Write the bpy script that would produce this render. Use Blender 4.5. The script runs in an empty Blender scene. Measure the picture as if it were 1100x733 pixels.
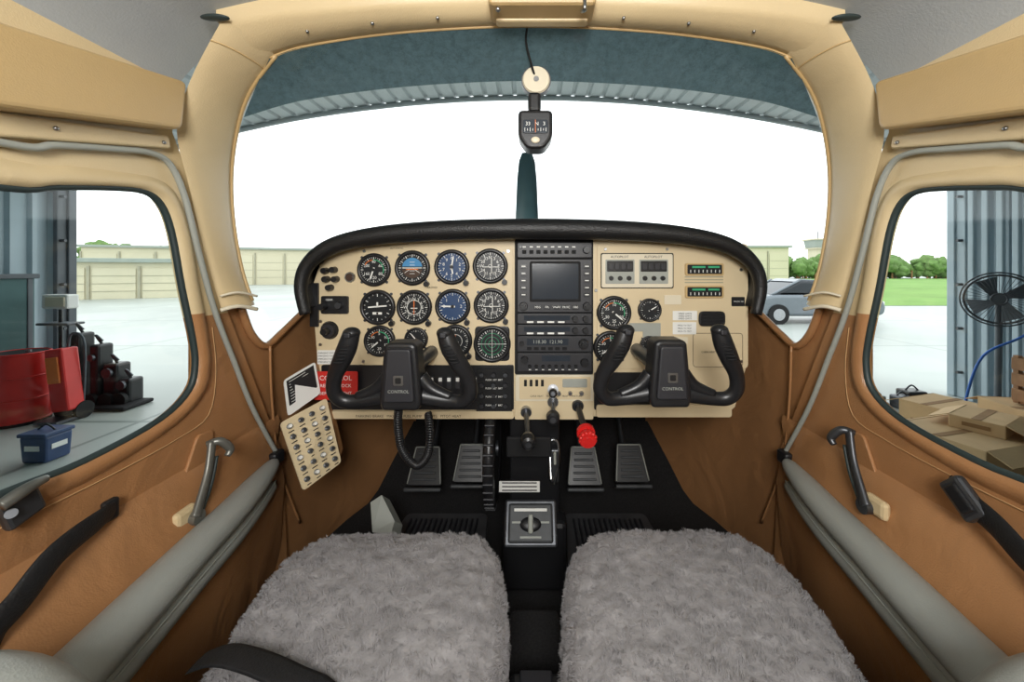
import bpy, bmesh, math, random
from mathutils import Vector, Matrix, noise
random.seed(3)
F=420.; CX=570.; CY=290.; CZ=.8
GZ=-.95
def P(px,py,d): return Vector(((px-CX)/F*d, d, CZ-(py-CY)/F*d))
def W(px,py,X):
    d=X*F/(px-CX); return P(px,py,d)
scn=bpy.context.scene
try:
    scn.view_settings.view_transform='Standard'; scn.view_settings.look='None'
except Exception as e: print(e)

# ---------------- materials ----------------
MATS={}
def mat(name,col,rough=.5,metal=0.,bump=0.,bscale=80.,var=.08,vscale=6.,spec=.5,coat=0.,emit=None,voro=False,wr=0.):
    m=bpy.data.materials.new(name); m.use_nodes=True
    nt=m.node_tree; b=nt.nodes['Principled BSDF']
    b.inputs['Roughness'].default_value=rough; b.inputs['Metallic'].default_value=metal
    b.inputs['Specular IOR Level'].default_value=spec
    b.inputs['Coat Weight'].default_value=coat
    tc=nt.nodes.new('ShaderNodeTexCoord')
    n=nt.nodes.new('ShaderNodeTexNoise'); n.inputs['Scale'].default_value=vscale; n.inputs['Detail'].default_value=4
    nt.links.new(tc.outputs['Object'],n.inputs['Vector'])
    cr=nt.nodes.new('ShaderNodeValToRGB')
    cr.color_ramp.elements[0].position=.3; cr.color_ramp.elements[1].position=.7
    cr.color_ramp.elements[0].color=tuple(max(0,c*(1-var)) for c in col)+(1,)
    cr.color_ramp.elements[1].color=tuple(min(1,c*(1+var)) for c in col)+(1,)
    nt.links.new(n.outputs['Fac'],cr.inputs['Fac']); nt.links.new(cr.outputs['Color'],b.inputs['Base Color'])
    last=None
    if wr>0:
        n3=nt.nodes.new('ShaderNodeTexNoise'); n3.inputs['Scale'].default_value=5; n3.inputs['Detail'].default_value=3; n3.inputs['Distortion'].default_value=1.2
        nt.links.new(tc.outputs['Object'],n3.inputs['Vector'])
        b3=nt.nodes.new('ShaderNodeBump'); b3.inputs['Strength'].default_value=wr; b3.inputs['Distance'].default_value=.02
        nt.links.new(n3.outputs['Fac'],b3.inputs['Height']); last=b3
    if bump>0:
        if voro:
            n2=nt.nodes.new('ShaderNodeTexVoronoi'); n2.inputs['Scale'].default_value=bscale; o=n2.outputs['Distance']
        else:
            n2=nt.nodes.new('ShaderNodeTexNoise'); n2.inputs['Scale'].default_value=bscale; n2.inputs['Detail'].default_value=6; o=n2.outputs['Fac']
        nt.links.new(tc.outputs['Object'],n2.inputs['Vector'])
        bp=nt.nodes.new('ShaderNodeBump'); bp.inputs['Strength'].default_value=bump; bp.inputs['Distance'].default_value=.001 if voro else .004
        nt.links.new(o,bp.inputs['Height'])
        if last: nt.links.new(last.outputs['Normal'],bp.inputs['Normal'])
        last=bp
    if last: nt.links.new(last.outputs['Normal'],b.inputs['Normal'])
    MATS[name]=m; return m
def sr(r,g,b):
    f=lambda c:((c/255.+.055)/1.055)**2.4 if c>10 else c/255./12.92
    return (f(r),f(g),f(b))
mat('leather_tan',sr(172,124,82),.34,bump=.3,bscale=420,var=.08,vscale=4,voro=True,wr=.4)
mat('vinyl_cream',sr(218,196,154),.40,bump=.2,bscale=500,var=.03,vscale=5,voro=True,wr=.12)
mat('vinyl_cream_dark',sr(198,168,118),.42,bump=.2,bscale=500,var=.03,vscale=5,voro=True,wr=.12)
mat('headliner',sr(176,181,184),.8,bump=.15,bscale=300,var=.04)
mat('armrest_grey',sr(158,161,156),.40,bump=.2,bscale=500,var=.04,voro=True)
mat('seal_grey',sr(160,163,155),.5,var=.05)
mat('rubber_dark',sr(46,58,58),.5,var=.1)
mat('panel_beige',sr(218,199,162),.45,bump=.05,bscale=300,var=.03,vscale=8)
mat('panel_light',sr(224,214,190),.45,var=.03)
mat('black_pad',sr(26,26,27),.45,bump=.6,bscale=300,var=.2,voro=True)
mat('black_plastic',sr(30,30,32),.35,bump=.04,bscale=300,var=.1)
mat('black_matte',sr(18,18,20),.8,var=.15)
mat('avionics',sr(42,42,46),.45,var=.08)
mat('screen',sr(52,58,66),.15,var=.1,vscale=3)
mat('dial_black',sr(22,25,28),.4,var=.1)
mat('dial_blue',sr(28,62,104),.4,var=.1)
mat('sky_blue',sr(70,140,190),.4,var=.05)
mat('dial_brown',sr(70,50,38),.4,var=.1)
mat('white_paint',sr(235,235,230),.5,var=.03)
mat('green_mark',sr(60,170,120),.5,var=.05)
mat('red_plastic',sr(215,40,38),.3,var=.05,coat=.3)
mat('red_paint',sr(210,48,42),.35,var=.1,vscale=3)
mat('orange_mark',sr(225,120,50),.5)
mat('metal',sr(170,172,175),.3,metal=1,var=.1,vscale=30)
mat('metal_dark',sr(90,92,96),.4,metal=.8,var=.15,vscale=30)
mat('handle_grey',sr(118,118,112),.35,metal=.5,var=.1,vscale=30)
mat('pedal_grey',sr(62,64,66),.5,metal=.2,var=.2,vscale=40)
mat('carpet',sr(32,31,32),.95,bump=1.0,bscale=500,var=.4,vscale=200)
mat('mat_rubber',sr(74,74,76),.5,var=.15,vscale=40)
mat('wool',sr(160,157,158),.95,bump=.5,bscale=150,var=.14,vscale=30,spec=.1)
mat('seat_vinyl',sr(120,116,112),.6,bump=.2,bscale=150)
mat('belt_black',sr(24,24,26),.6,bump=.3,bscale=400,var=.2,vscale=100)
mat('stitch',sr(200,160,112),.7)
mat('corrugated',sr(172,188,196),.5,metal=.0,var=.06,vscale=2)
mat('roof_metal',sr(206,212,214),.5,metal=.0,var=.06,vscale=2)
mat('column_steel',sr(86,92,98),.5,var=.12,vscale=3)
mat('teal_board',sr(62,98,98),.6,var=.12,vscale=3)
mat('blue_box',sr(48,70,108),.5,var=.15,vscale=10)
mat('cardboard',sr(204,170,126),.8,bump=.1,bscale=60,var=.08,vscale=6)
mat('cardboard_dark',sr(150,114,74),.8,var=.1)
mat('wood',sr(160,115,75),.6,var=.2,vscale=12)
mat('building',sr(206,200,172),.7,var=.04,vscale=.3)
mat('building_roof',sr(150,160,150),.6,var=.05)
mat('building_line',sr(165,162,140),.7)
mat('leaves',sr(104,134,74),.9,bump=1,bscale=3,var=.35,vscale=1.5)
mat('grass',sr(120,158,76),.95,var=.15,vscale=.4)
mat('car_paint',sr(112,120,126),.25,metal=.4,var=.03,coat=.5)
mat('car_glass',sr(38,44,50),.08,var=.05)
mat('tyre',sr(24,24,24),.8)
mat('prop_paint',sr(104,140,148),.35,var=.08,vscale=8)
mat('cowl_paint',sr(225,225,222),.35,var=.03)
mat('hose_blue',sr(40,100,190),.4)
mat('paper_black',sr(30,30,32),.6)
m=mat('concrete',sr(174,180,174),.4,bump=.15,bscale=8,var=.16,vscale=.25)
nt=m.node_tree; b=nt.nodes['Principled BSDF']; cr=[n for n in nt.nodes if n.type=='VALTORGB'][0]
tc=[n for n in nt.nodes if n.type=='TEX_COORD'][0]
br=nt.nodes.new('ShaderNodeTexBrick'); br.inputs['Scale'].default_value=1; br.offset=0
br.inputs['Brick Width'].default_value=4.5; br.inputs['Row Height'].default_value=4.5; br.inputs['Mortar Size'].default_value=.03
br.inputs['Color1'].default_value=(1,1,1,1); br.inputs['Color2'].default_value=(.94,.95,.94,1); br.inputs['Mortar'].default_value=(.55,.58,.56,1)
nt.links.new(tc.outputs['Object'],br.inputs['Vector'])
mx=nt.nodes.new('ShaderNodeMix'); mx.data_type='RGBA'; mx.blend_type='MULTIPLY'; mx.inputs[0].default_value=1
nt.links.new(cr.outputs['Color'],mx.inputs[6]); nt.links.new(br.outputs['Color'],mx.inputs[7]); nt.links.new(mx.outputs[2],b.inputs['Base Color'])
def glassmat(name,tcol,gl=.05,speck=False):
    m=bpy.data.materials.new(name); m.use_nodes=True; nt=m.node_tree; nt.nodes.clear()
    o=nt.nodes.new('ShaderNodeOutputMaterial'); t=nt.nodes.new('ShaderNodeBsdfTransparent'); t.inputs[0].default_value=tcol+(1,)
    g=nt.nodes.new('ShaderNodeBsdfGlossy'); g.inputs['Roughness'].default_value=.05
    mi=nt.nodes.new('ShaderNodeMixShader'); mi.inputs[0].default_value=gl
    nt.links.new(t.outputs[0],mi.inputs[1]); nt.links.new(g.outputs[0],mi.inputs[2])
    last=mi
    if speck:
        d=nt.nodes.new('ShaderNodeBsdfDiffuse'); d.inputs[0].default_value=sr(104,128,136)+(1,)
        n=nt.nodes.new('ShaderNodeTexNoise'); n.inputs['Scale'].default_value=60; n.inputs['Detail'].default_value=10; n.inputs['Roughness'].default_value=.85
        tc=nt.nodes.new('ShaderNodeTexCoord'); nt.links.new(tc.outputs['Object'],n.inputs['Vector'])
        cr=nt.nodes.new('ShaderNodeValToRGB'); cr.color_ramp.elements[0].position=.35; cr.color_ramp.elements[0].color=(.22,.22,.22,1)
        cr.color_ramp.elements[1].position=.8; cr.color_ramp.elements[1].color=(.85,.85,.85,1)
        nt.links.new(n.outputs['Fac'],cr.inputs[0])
        m2=nt.nodes.new('ShaderNodeMixShader'); nt.links.new(cr.outputs[0],m2.inputs[0])
        nt.links.new(mi.outputs[0],m2.inputs[1]); nt.links.new(d.outputs[0],m2.inputs[2]); last=m2
    nt.links.new(last.outputs[0],o.inputs[0]); MATS[name]=m
glassmat('glass',(.97,.99,.98),.03)
glassmat('visor_tint',(.13,.19,.21),.04,True)

# ---------------- mesh builder ----------------
def catmull(pts,n,closed=False):
    pts=[tuple(p) for p in pts]; N=len(pts)
    if N<3: 
        out=[]
        for k in range(n+1):
            t=k/n; out.append(tuple(a+(b-a)*t for a,b in zip(pts[0],pts[-1])))
        return out
    out=[]
    segs=N if closed else N-1
    for i in range(segs):
        if closed: a,b,c,d=[pts[(i+k)%N] for k in (-1,0,1,2)]
        else: a,b,c,d=pts[max(i-1,0)],pts[i],pts[i+1],pts[min(i+2,N-1)]
        for k in range(n):
            t=k/n
            out.append(tuple(.5*((2*q)+(-p+r)*t+(2*p-5*q+4*r-s)*t*t+(-p+3*q-3*r+s)*t**3) for p,q,r,s in zip(a,b,c,d)))
    if not closed: out.append(pts[-1])
    return out
def rpoly(pts,r=.01,n=4):
    out=[];N=len(pts)
    for i in range(N):
        a=Vector(pts[i-1]);b=Vector(pts[i]);c=Vector(pts[(i+1)%N])
        da=(a-b);dc=(c-b);rr=min(r,da.length*.45,dc.length*.45)
        p0=b+da.normalized()*rr;p1=b+dc.normalized()*rr
        for k in range(n+1):
            t=k/n; out.append(tuple(p0*(1-t)**2+b*2*t*(1-t)+p1*t*t))
    return out
TXT={}
class MB:
    def __init__(s,M=None):
        s.v=[];s.f=[];s.mi=[];s.sm=[];s.mats=[];s.M=M or Matrix.Identity(4)
    def idx(s,m):
        if m not in s.mats: s.mats.append(m)
        return s.mats.index(m)
    def add(s,vs,fs,m,M=None,smooth=True,matf=None):
        T=s.M@M if M is not None else s.M
        o=len(s.v); s.v+= [T@Vector(v) for v in vs]
        for f in fs:
            s.f.append([i+o for i in f]); s.sm.append(smooth)
            if matf:
                c=Vector((0,0,0))
                for i in f: c+=T@Vector(vs[i])
                s.mi.append(s.idx(matf(c/len(f))))
            else: s.mi.append(s.idx(m))
    def bm(s,bm,m,M=None,smooth=True,matf=None):
        bm.verts.ensure_lookup_table()
        for i,v in enumerate(bm.verts): v.index=i
        s.add([v.co.copy() for v in bm.verts],[[v.index for v in f.verts] for f in bm.faces],m,M,smooth,matf); bm.free()
    def box(s,c,sz,m,bev=0,R=None,seg=2,taper=None):
        bm=bmesh.new(); bmesh.ops.create_cube(bm,size=1)
        for v in bm.verts:
            v.co=Vector((v.co.x*sz[0],v.co.y*sz[1],v.co.z*sz[2]))
            if taper and v.co.z>0: v.co.x*=taper[0]; v.co.y*=taper[1]
        if bev>0: bmesh.ops.bevel(bm,geom=bm.edges[:],offset=min(bev,min(sz)*.45),segments=seg,affect='EDGES',profile=.5)
        M=Matrix.Translation(c)
        if R is not None: M=M@R
        s.bm(bm,m,M,smooth=False)
    def cyl(s,a,b,r,m,r2=None,seg=20,smooth=True):
        a=Vector(a);b=Vector(b);r2=r if r2 is None else r2
        z=(b-a).normalized(); x=z.orthogonal().normalized(); y=z.cross(x)
        vs=[];fs=[]
        for k in range(seg):
            t=2*math.pi*k/seg; d=x*math.cos(t)+y*math.sin(t)
            vs+=[a+d*r,b+d*r2]
        for k in range(seg):
            i=2*k;j=2*((k+1)%seg); fs.append([i,j,j+1,i+1])
        s.add(vs,fs,m,smooth=smooth)
        s.add(vs,[[2*k for k in range(seg)][::-1],[2*k+1 for k in range(seg)]],m,smooth=False)
    def tube(s,pts,r,m,seg=10,sub=6,flat=1.,up=None,closed=False,cap=True):
        if not hasattr(r,'__len__'): r=[r]*len(pts)
        Q=catmull([tuple(p)+(q,) for p,q in zip(pts,r)],sub,closed)
        C=[Vector(q[:3]) for q in Q]; n=len(C); vs=[];fs=[];prev=None
        for i in range(n):
            t=(C[(i+1)%n]-C[i-1]) if closed else (C[min(i+1,n-1)]-C[max(i-1,0)])
            if t.length<1e-9: t=Vector((0,0,1))
            t.normalize()
            if up is not None: u=Vector(up)
            else: u=prev if prev is not None else t.orthogonal()
            u=(u-t*u.dot(t))
            if u.length<1e-6: u=t.orthogonal()
            u.normalize(); prev=u; w=t.cross(u)
            for k in range(seg):
                a=2*math.pi*k/seg
                vs.append(C[i]+w*math.cos(a)*Q[i][3]+u*math.sin(a)*Q[i][3]*flat)
        for i in range(n if closed else n-1):
            for k in range(seg):
                j=(i+1)%n
                fs.append([i*seg+k,i*seg+(k+1)%seg,j*seg+(k+1)%seg,j*seg+k])
        if cap and not closed: fs.append(list(range(seg))[::-1]); fs.append([(n-1)*seg+k for k in range(seg)])
        s.add(vs,fs,m)
    def ring(s,c,R,r,m,seg=32,s2=8,z=1.):
        pts=[Vector(c)+Vector((math.cos(2*math.pi*k/seg)*R,math.sin(2*math.pi*k/seg)*R,0)) for k in range(seg)]
        s.tube(pts,r,m,seg=s2,sub=1,closed=True,up=(0,0,1),flat=z)
    def sheet(s,rows,m,smooth=True,matf=None):
        n=len(rows[0]); vs=[p for r in rows for p in r]; fs=[]
        for i in range(len(rows)-1):
            for k in range(n-1): fs.append([i*n+k,i*n+k+1,(i+1)*n+k+1,(i+1)*n+k])
        s.add(vs,fs,m,smooth=smooth,matf=matf)
    def ell(s,c,r,m,u=16,v=10,R=None):
        bm=bmesh.new(); bmesh.ops.create_uvsphere(bm,u_segments=u,v_segments=v,radius=1)
        M=Matrix.Translation(c)
        if R is not None: M=M@R
        s.bm(bm,m,M@Matrix.Diagonal((r[0],r[1],r[2],1)))
    def poly(s,pts,m): s.add(pts,[list(range(len(pts)))],m,smooth=False)
    def plate(s,pts,th,m,M=None,bev=0,holes=(),cutz=None,matf=None):
        cu=bpy.data.curves.new('t','CURVE'); cu.dimensions='2D'; cu.fill_mode='BOTH'
        for pp in [pts]+list(holes):
            sp=cu.splines.new('POLY'); sp.points.add(len(pp)-1); sp.use_cyclic_u=True
            for q,a in zip(sp.points,pp): q.co=(a[0],a[1],0,1)
        cu.extrude=max(th/2-bev,0); cu.bevel_depth=bev; cu.offset=-bev; cu.bevel_resolution=2
        ob=bpy.data.objects.new('t',cu); scn.collection.objects.link(ob)
        dg=bpy.context.evaluated_depsgraph_get(); me=bpy.data.meshes.new_from_object(ob.evaluated_get(dg))
        bm=bmesh.new(); bm.from_mesh(me)
        bmesh.ops.remove_doubles(bm,verts=bm.verts[:],dist=1e-5)
        if cutz is not None:
            bmesh.ops.bisect_plane(bm,geom=bm.verts[:]+bm.edges[:]+bm.faces[:],plane_co=(0,cutz,0),plane_no=(0,1,0))
        s.bm(bm,m,M,smooth=False,matf=matf)
        bpy.data.objects.remove(ob); bpy.data.meshes.remove(me); bpy.data.curves.remove(cu)
    def text(s,t,x,y,z,size,m,rot=0.):
        if t not in TXT:
            cu=bpy.data.curves.new('t','FONT'); cu.body=t; cu.size=1; cu.align_x='CENTER'; cu.align_y='CENTER'; cu.resolution_u=2
            ob=bpy.data.objects.new('t',cu); scn.collection.objects.link(ob)
            dg=bpy.context.evaluated_depsgraph_get(); me=bpy.data.meshes.new_from_object(ob.evaluated_get(dg))
            TXT[t]=([v.co.copy() for v in me.vertices],[list(p.vertices) for p in me.polygons])
            bpy.data.objects.remove(ob); bpy.data.meshes.remove(me); bpy.data.curves.remove(cu)
        v,f=TXT[t]
        s.add(v,f,m,M=Matrix.Translation((x,y,z))@Matrix.Rotation(rot,4,'Z')@Matrix.Diagonal((size,size,1,1)),smooth=False)
    def build(s,name,parent=None):
        me=bpy.data.meshes.new(name); me.from_pydata([tuple(v) for v in s.v],[],s.f)
        for m in s.mats: me.materials.append(MATS[m])
        me.polygons.foreach_set('material_index',s.mi); me.polygons.foreach_set('use_smooth',s.sm); me.update()
        bm=bmesh.new(); bm.from_mesh(me); bmesh.ops.recalc_face_normals(bm,faces=bm.faces[:]); bm.to_mesh(me); bm.free()
        ob=bpy.data.objects.new(name,me); scn.collection.objects.link(ob)
        if parent: ob.parent=parent
        return ob
MYZ=lambda X:Matrix(((0,0,1,X),(1,0,0,0),(0,1,0,0),(0,0,0,1)))   # local x->Y, y->Z, z->X
def MXZ(o): return Matrix(((1,0,0,o[0]),(0,0,-1,o[1]),(0,1,0,o[2]),(0,0,0,1)))  # x->X y->Z z->-Y
PD=.95; S=PD/F
def mir(pts):
    return pts+[ (2*CX-p[0],)+tuple(p[1:]) for p in reversed(pts) if abs(p[0]-CX)>.01]

# ---------------- cabin shell ----------------
for side,s in (('left',-1),('right',1)):
    sx=lambda px:px if s<0 else 2*CX-px
    X=s*.60
    hole_px=[(0,200),(60,200),(120,201),(155,205),(174,219),(186,250),(197,310),(208,362),(211,392),(204,420),(172,452),(90,497),(0,533)]
    hole=[]
    for p in hole_px:
        w=W(sx(p[0]),p[1],X); hole.append((w.y,w.z))
    rear=[(.25,.545),(.12,.55),(.06,.58),(.04,.64),(.04,.80),(.06,.86),(.12,.888),(.25,.895)]
    hole=hole+rear
    hs=catmull(hole,4,True)
    # door
    d=MB()
    out=[(-.15,1.12),(.655,1.12),(.655,1.03),(.695,.946),(.74,.817),(.775,.715),(.945,.356),(.97,.01),(-.15,.01)]
    d.plate(out,.012,'leather_tan',MYZ(X+s*.006),holes=[hs],cutz=.715,matf=lambda c:'vinyl_cream' if c.z>.715 else 'leather_tan')
    rows=[[],[],[],[],[]]
    for a in hs+[hs[0]]:
        v=Vector((0,a[0]-.40,a[1]-.72)); L_=v.length; v=v/L_
        for k,(o_,x_) in enumerate([(-.001,.004),(.003,-.006),(.012,-.010),(.024,-.007),(.034,.001)]):
            rows[k].append(Vector((X+s*x_,.40+v.y*(L_+o_),.72+v.z*(L_+o_))))
    d.sheet(rows,'vinyl_cream',matf=lambda c:'vinyl_cream' if c.z>.715 else 'leather_tan')
    st=[W(sx(p[0]),p[1],s*.5985) for p in [(0,568),(60,540),(130,505),(190,472),(224,446),(232,400),(228,352)]]
    d.tube(st,.0008,'stitch',seg=5,sub=4)
    # arm-rest carrier: padded leather swelling out from the door
    AX=[(.93,.585),(.86,.572),(.78,.552),(.70,.535),(.6,.520),(.5,.503),(.42,.49),(.3,.475),(.0,.475),(-.15,.475)]
    rows=[]
    for y_,ax_ in AX:
        rows.append([Vector((s*.6005,y_,.455)),Vector((s*(.6*.75+ax_*.25),y_,.44)),Vector((s*(.6*.4+ax_*.6+.012),y_,.40)),Vector((s*(ax_+.012),y_,.36)),Vector((s*(ax_+.0),y_,.30)),Vector((s*(ax_+.01),y_,.15)),Vector((s*(ax_+.03),y_,.0))])
    d.sheet(rows,'leather_tan')
    d.build('door_1' if s<0 else 'door_2')
    g=MB(); g.plate(hs,.003,'glass',MYZ(X+s*.008))
    g.tube([Vector((X+s*.002,a[0],a[1])) for a in hole],.0055,'rubber_dark',seg=8,sub=4,closed=True)
    g.build('window_1' if s<0 else 'window_2')
    sl=MB()
    q=[W(sx(p[0]),p[1],s*.590) for p in [(0,153),(60,156),(120,160),(160,164),(182,176),(198,210),(213,270),(231,335),(250,385),(272,440),(300,492)]]
    q=[Vector((s*.590,-.15,q[0].z)),Vector((s*.590,.2,q[0].z))]+q
    sl.tube(q,.0048,'seal_grey',seg=8)
    sl.build('trim_1' if s<0 else 'trim_2')
    w=MB()
    rows=[]
    ys=[.70,.74,.78,.82,.85,.895,.95,1.0,1.07,1.15,1.25,1.35,1.45,1.56]
    def topz(y):
        t=[(.70,.74),(.82,.72),(.85,.66),(.895,.626),(.95,.645),(1.07,.70),(1.3,.80),(1.56,.87)]
        for (a,b),(c,e) in zip(t,t[1:]):
            if a<=y<=c: return b+(e-b)*(y-a)/(c-a)
        return .8
    def wx(y): return .613 if y<1.15 else .613-.15*((y-1.15)/.4)**1.3
    for k in range(9):
        rows.append([Vector((s*(wx(y)-.012*math.sin(math.pi*min(1,max(0,(y-.97)/.5)))*math.sin(math.pi*k/8)),y,topz(y)*k/8)) for y in ys])
    w.sheet(rows,'leather_tan')
    w.tube([Vector((s*(wx(y)-.006),y,topz(y))) for y in ys if y>.8],.008,'leather_tan',seg=8)
    w.tube([W(sx(p[0]),p[1],s*.600) for p in [(290,372),(292,430),(300,500),(322,562)]],.003,'leather_tan',seg=6)
    w.box((s*.62,-.575,.56),(.03,.86,1.12),'vinyl_cream')
    w.build('wall_'+side)
    pl=MB()
    R=[P(sx(238),22,.60),P(sx(205),85,.63),P(sx(190),140,.64),P(sx(203),200,.68),P(sx(222),280,.725),P(sx(238),333,.757)]
    Fp=[P(sx(296),60,.67),P(sx(264),108,.72),P(sx(250),170,.765),P(sx(250),230,.79),P(sx(260),290,.81),P(sx(273),328,.82)]
    Rr=catmull(R,5);Fr=catmull(Fp,5); rows=[]
    inn=Vector((-s*.7,-.7,0)).normalized()
    for a,b in zip(Rr,Fr):
        a=Vector(a);b=Vector(b)
        rows.append([a.lerp(b,t/8)+inn*.012*math.sin(math.pi*t/8)**.6 for t in range(9)]+[b+Vector((s*.02,.03,0))])
    pl.sheet(rows,'vinyl_cream')
    pl.tube([Vector(b)+inn*.001 for b in Fr[::2]],.0035,'vinyl_cream_dark',seg=8,sub=2)
    pl.tube([Vector(rows[2][k])+inn*.0005 for k in range(0,9)],.0012,'vinyl_cream_dark',seg=5,sub=2)
    cap=[P(sx(236),318,.748),P(sx(255),314,.77),P(sx(275),318,.81)]
    pl.tube([c+inn*.008 for c in cap],.0025,'panel_light',seg=6)
    pl.tube([c+Vector((0,0,-.027))+inn*.008 for c in cap],.004,'panel_light',seg=6)
    for (px,py) in [(243,90),(222,140),(228,210),(238,300)]:
        c=P(sx(px),py,.68+.0004*py)+inn*.012; pl.ell(c,(.003,.003,.003),'metal',8,6)
    pl.build('door_pillar_trim' )
    up=MB()
    a=W(sx(0),22,s*.55);b_=W(sx(203),88,s*.55);c_=W(sx(198),140,s*.55);e=W(sx(0),115,s*.55)
    pts=[(-.9,a.z),(a.y,a.z),(b_.y,b_.z),(c_.y,c_.z),(e.y,e.z),(-.9,e.z)]
    up.plate(rpoly(pts,.012),.045,'vinyl_cream_dark',MYZ(s*.573),bev=.007)
    up.build('overhead_side_pad')
    ur=MB()
    a=W(sx(0),120,s*.585);c2=W(sx(182),146,s*.585);d2=W(sx(184),160,s*.585);e2=W(sx(0),147,s*.585)
    ur.plate(rpoly([(-.9,a.z),(a.y,a.z),(c2.y,c2.z),(d2.y,d2.z),(e2.y,e2.z),(-.9,e2.z)],.005),.016,'vinyl_cream',MYZ(s*.592),bev=.004)
    for px,py in [(60,138),(176,153)]: 
        c=W(sx(px),py,s*.583); ur.ell(c,(.003,.003,.003),'metal',8,6)
    ur.build('trim_3' if s<0 else 'trim_4')
    # armrest
    ar=MB()
    apts=[Vector((s*ax_,y_,.366)) for y_,ax_ in AX[1:]]
    rad=[.016,.024,.027,.029,.031,.032,.033,.033,.033]
    ar.tube([Vector((s*.58,.885,.366))]+apts,[.008]+rad,'armrest_grey',seg=20,up=(0,0,1),flat=.85)
    ar.tube([p+Vector((-s*.004,0,-.042)) for p in apts],[r_*.62 for r_ in rad],'armrest_grey',seg=14,up=(0,0,1),flat=1.2)
    ar.tube([p+Vector((-s*(r_*.72),0,-.030)) for p,r_ in zip(apts,rad)],.0016,'seal_grey',seg=6)
    ar.box((s*.585,.90,.368),(.02,.035,.03),'black_plastic',.006)
    ar.build('door_armrest')

c=MB(); prof=[(-.62,1.07),(-.595,1.12),(-.55,1.165),(-.48,1.20),(-.3,1.238),(0,1.25),(.3,1.238),(.48,1.20),(.55,1.165),(.595,1.12),(.62,1.07)]
pr=catmull(prof,4)
c.sheet([[Vector((x,y,z)) for x,z in pr] for y in (-1.0,-.5,-.1,.2,.4,.55,.665)],'headliner')
for sy in (-1,1):
    c.ell((sy*.478,.592,1.182),(.022,.008,.004),'rubber_dark')
    c.tube([Vector((sy*.52,y,1.183)) for y in (-1,-.2,.2,.46)],.0015,'rubber_dark',seg=6)
c.build('ceiling')
h=MB()
T=mir([(290,62,.67),(325,50,.67),(400,38,.67),(480,31,.67),(570,28,.67)])
B=mir([(232,22,.60),(300,12,.605),(400,4,.61),(480,0,.62),(570,-3,.62)])
Tc=catmull([P(*p) for p in T],4);Bc=catmull([P(*p) for p in B],4)
rows=[]
for k in range(7):
    t=k/6; rows.append([Vector(a).lerp(Vector(b),t)+Vector((0,-.004,-.008))*math.sin(math.pi*t) for a,b in zip(Tc,Bc)])
rows.append([Vector(a)+Vector((0,0,.05)) for a in Bc]); rows.insert(0,[Vector(a)+Vector((0,.01,.06)) for a in Tc])
h.sheet(rows,'vinyl_cream')
h.tube([P(*p) for p in T],.003,'vinyl_cream_dark',seg=6)
for px in (330,400,470,670,740,810): 
    h.ell(P(px,15+abs(px-570)**2*.0003,.635)+Vector((0,0,-.002)),(.003,.003,.003),'metal',8,6)
h.build('windshield_header_trim')
o=MB()
o.box(P(582,8,.62)+Vector((0,0,.004)),(.165,.055,.03),'vinyl_cream_dark',.006)
o.box(P(582,22,.64)+Vector((0,0,.002)),(.15,.02,.016),'vinyl_cream',.004)
for px in (535,628): o.ell(P(px,10,.60),(.004,.004,.004),'metal',8,6)
o.tube([P(625,12,.60),P(628,10,.58),P(628,0,.58)],.003,'metal',seg=6)
o.build('overhead_console')
r=MB(); r.box((0,-1.02,.6),(1.3,.03,1.3),'vinyl_cream'); r.build('wall_rear')
fl=MB(); fl.box((0,.28,-.015),(1.26,2.6,.03),'carpet'); fl.build('floor')
fw=MB(); fw.box((0,1.57,.43),(1.1,.02,.87),'carpet')
fw.sheet([[Vector((-.56,1.2,.0)),Vector((.56,1.2,.0))],[Vector((-.54,1.38,.02)),Vector((.54,1.38,.02))],[Vector((-.52,1.55,.2)),Vector((.52,1.55,.2))]],'carpet')
fw.build('wall_front')

wsn=MB()
Tp=[(272,328,.82),(258,290,.81),(250,230,.79),(250,170,.765),(262,110,.72),(293,62,.67),(400,38,.67),(570,28,.67)]
Bp=[(-.61,.90,.62),(-.61,1.0,.66),(-.60,1.1,.72),(-.57,1.2,.78),(-.50,1.28,.82),(-.40,1.34,.84),(-.2,1.39,.85),(0,1.4,.85)]
Tp=[P(*p) for p in mir(Tp)]; Bp=Bp+[(-p[0],p[1],p[2]) for p in reversed(Bp[:-1])]
Tc=catmull(Tp,4);Bc=catmull(Bp,4)
wsn.sheet([[Vector(a).lerp(Vector(b),k/6)+Vector((0,.03,.02))*math.sin(math.pi*k/6) for a,b in zip(Tc,Bc)] for k in range(7)],'glass')
wsn.build('windshield')
vs=MB()
T=mir([(290,62,.668),(330,49,.668),(400,38,.668),(480,31,.668),(570,28,.668)])
B=mir([(262,126,.735),(320,109,.745),(400,97,.75),(480,90,.755),(570,87,.755)])
Tc=catmull([P(*p) for p in T],5);Bc=catmull([P(*p) for p in B],5)
vs.sheet([[Vector(a).lerp(Vector(b),k/4)+Vector((0,0,.006))*math.sin(math.pi*k/4) for a,b in zip(Tc,Bc)] for k in range(5)],'visor_tint')
vs.build('windshield_tint_band')

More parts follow.
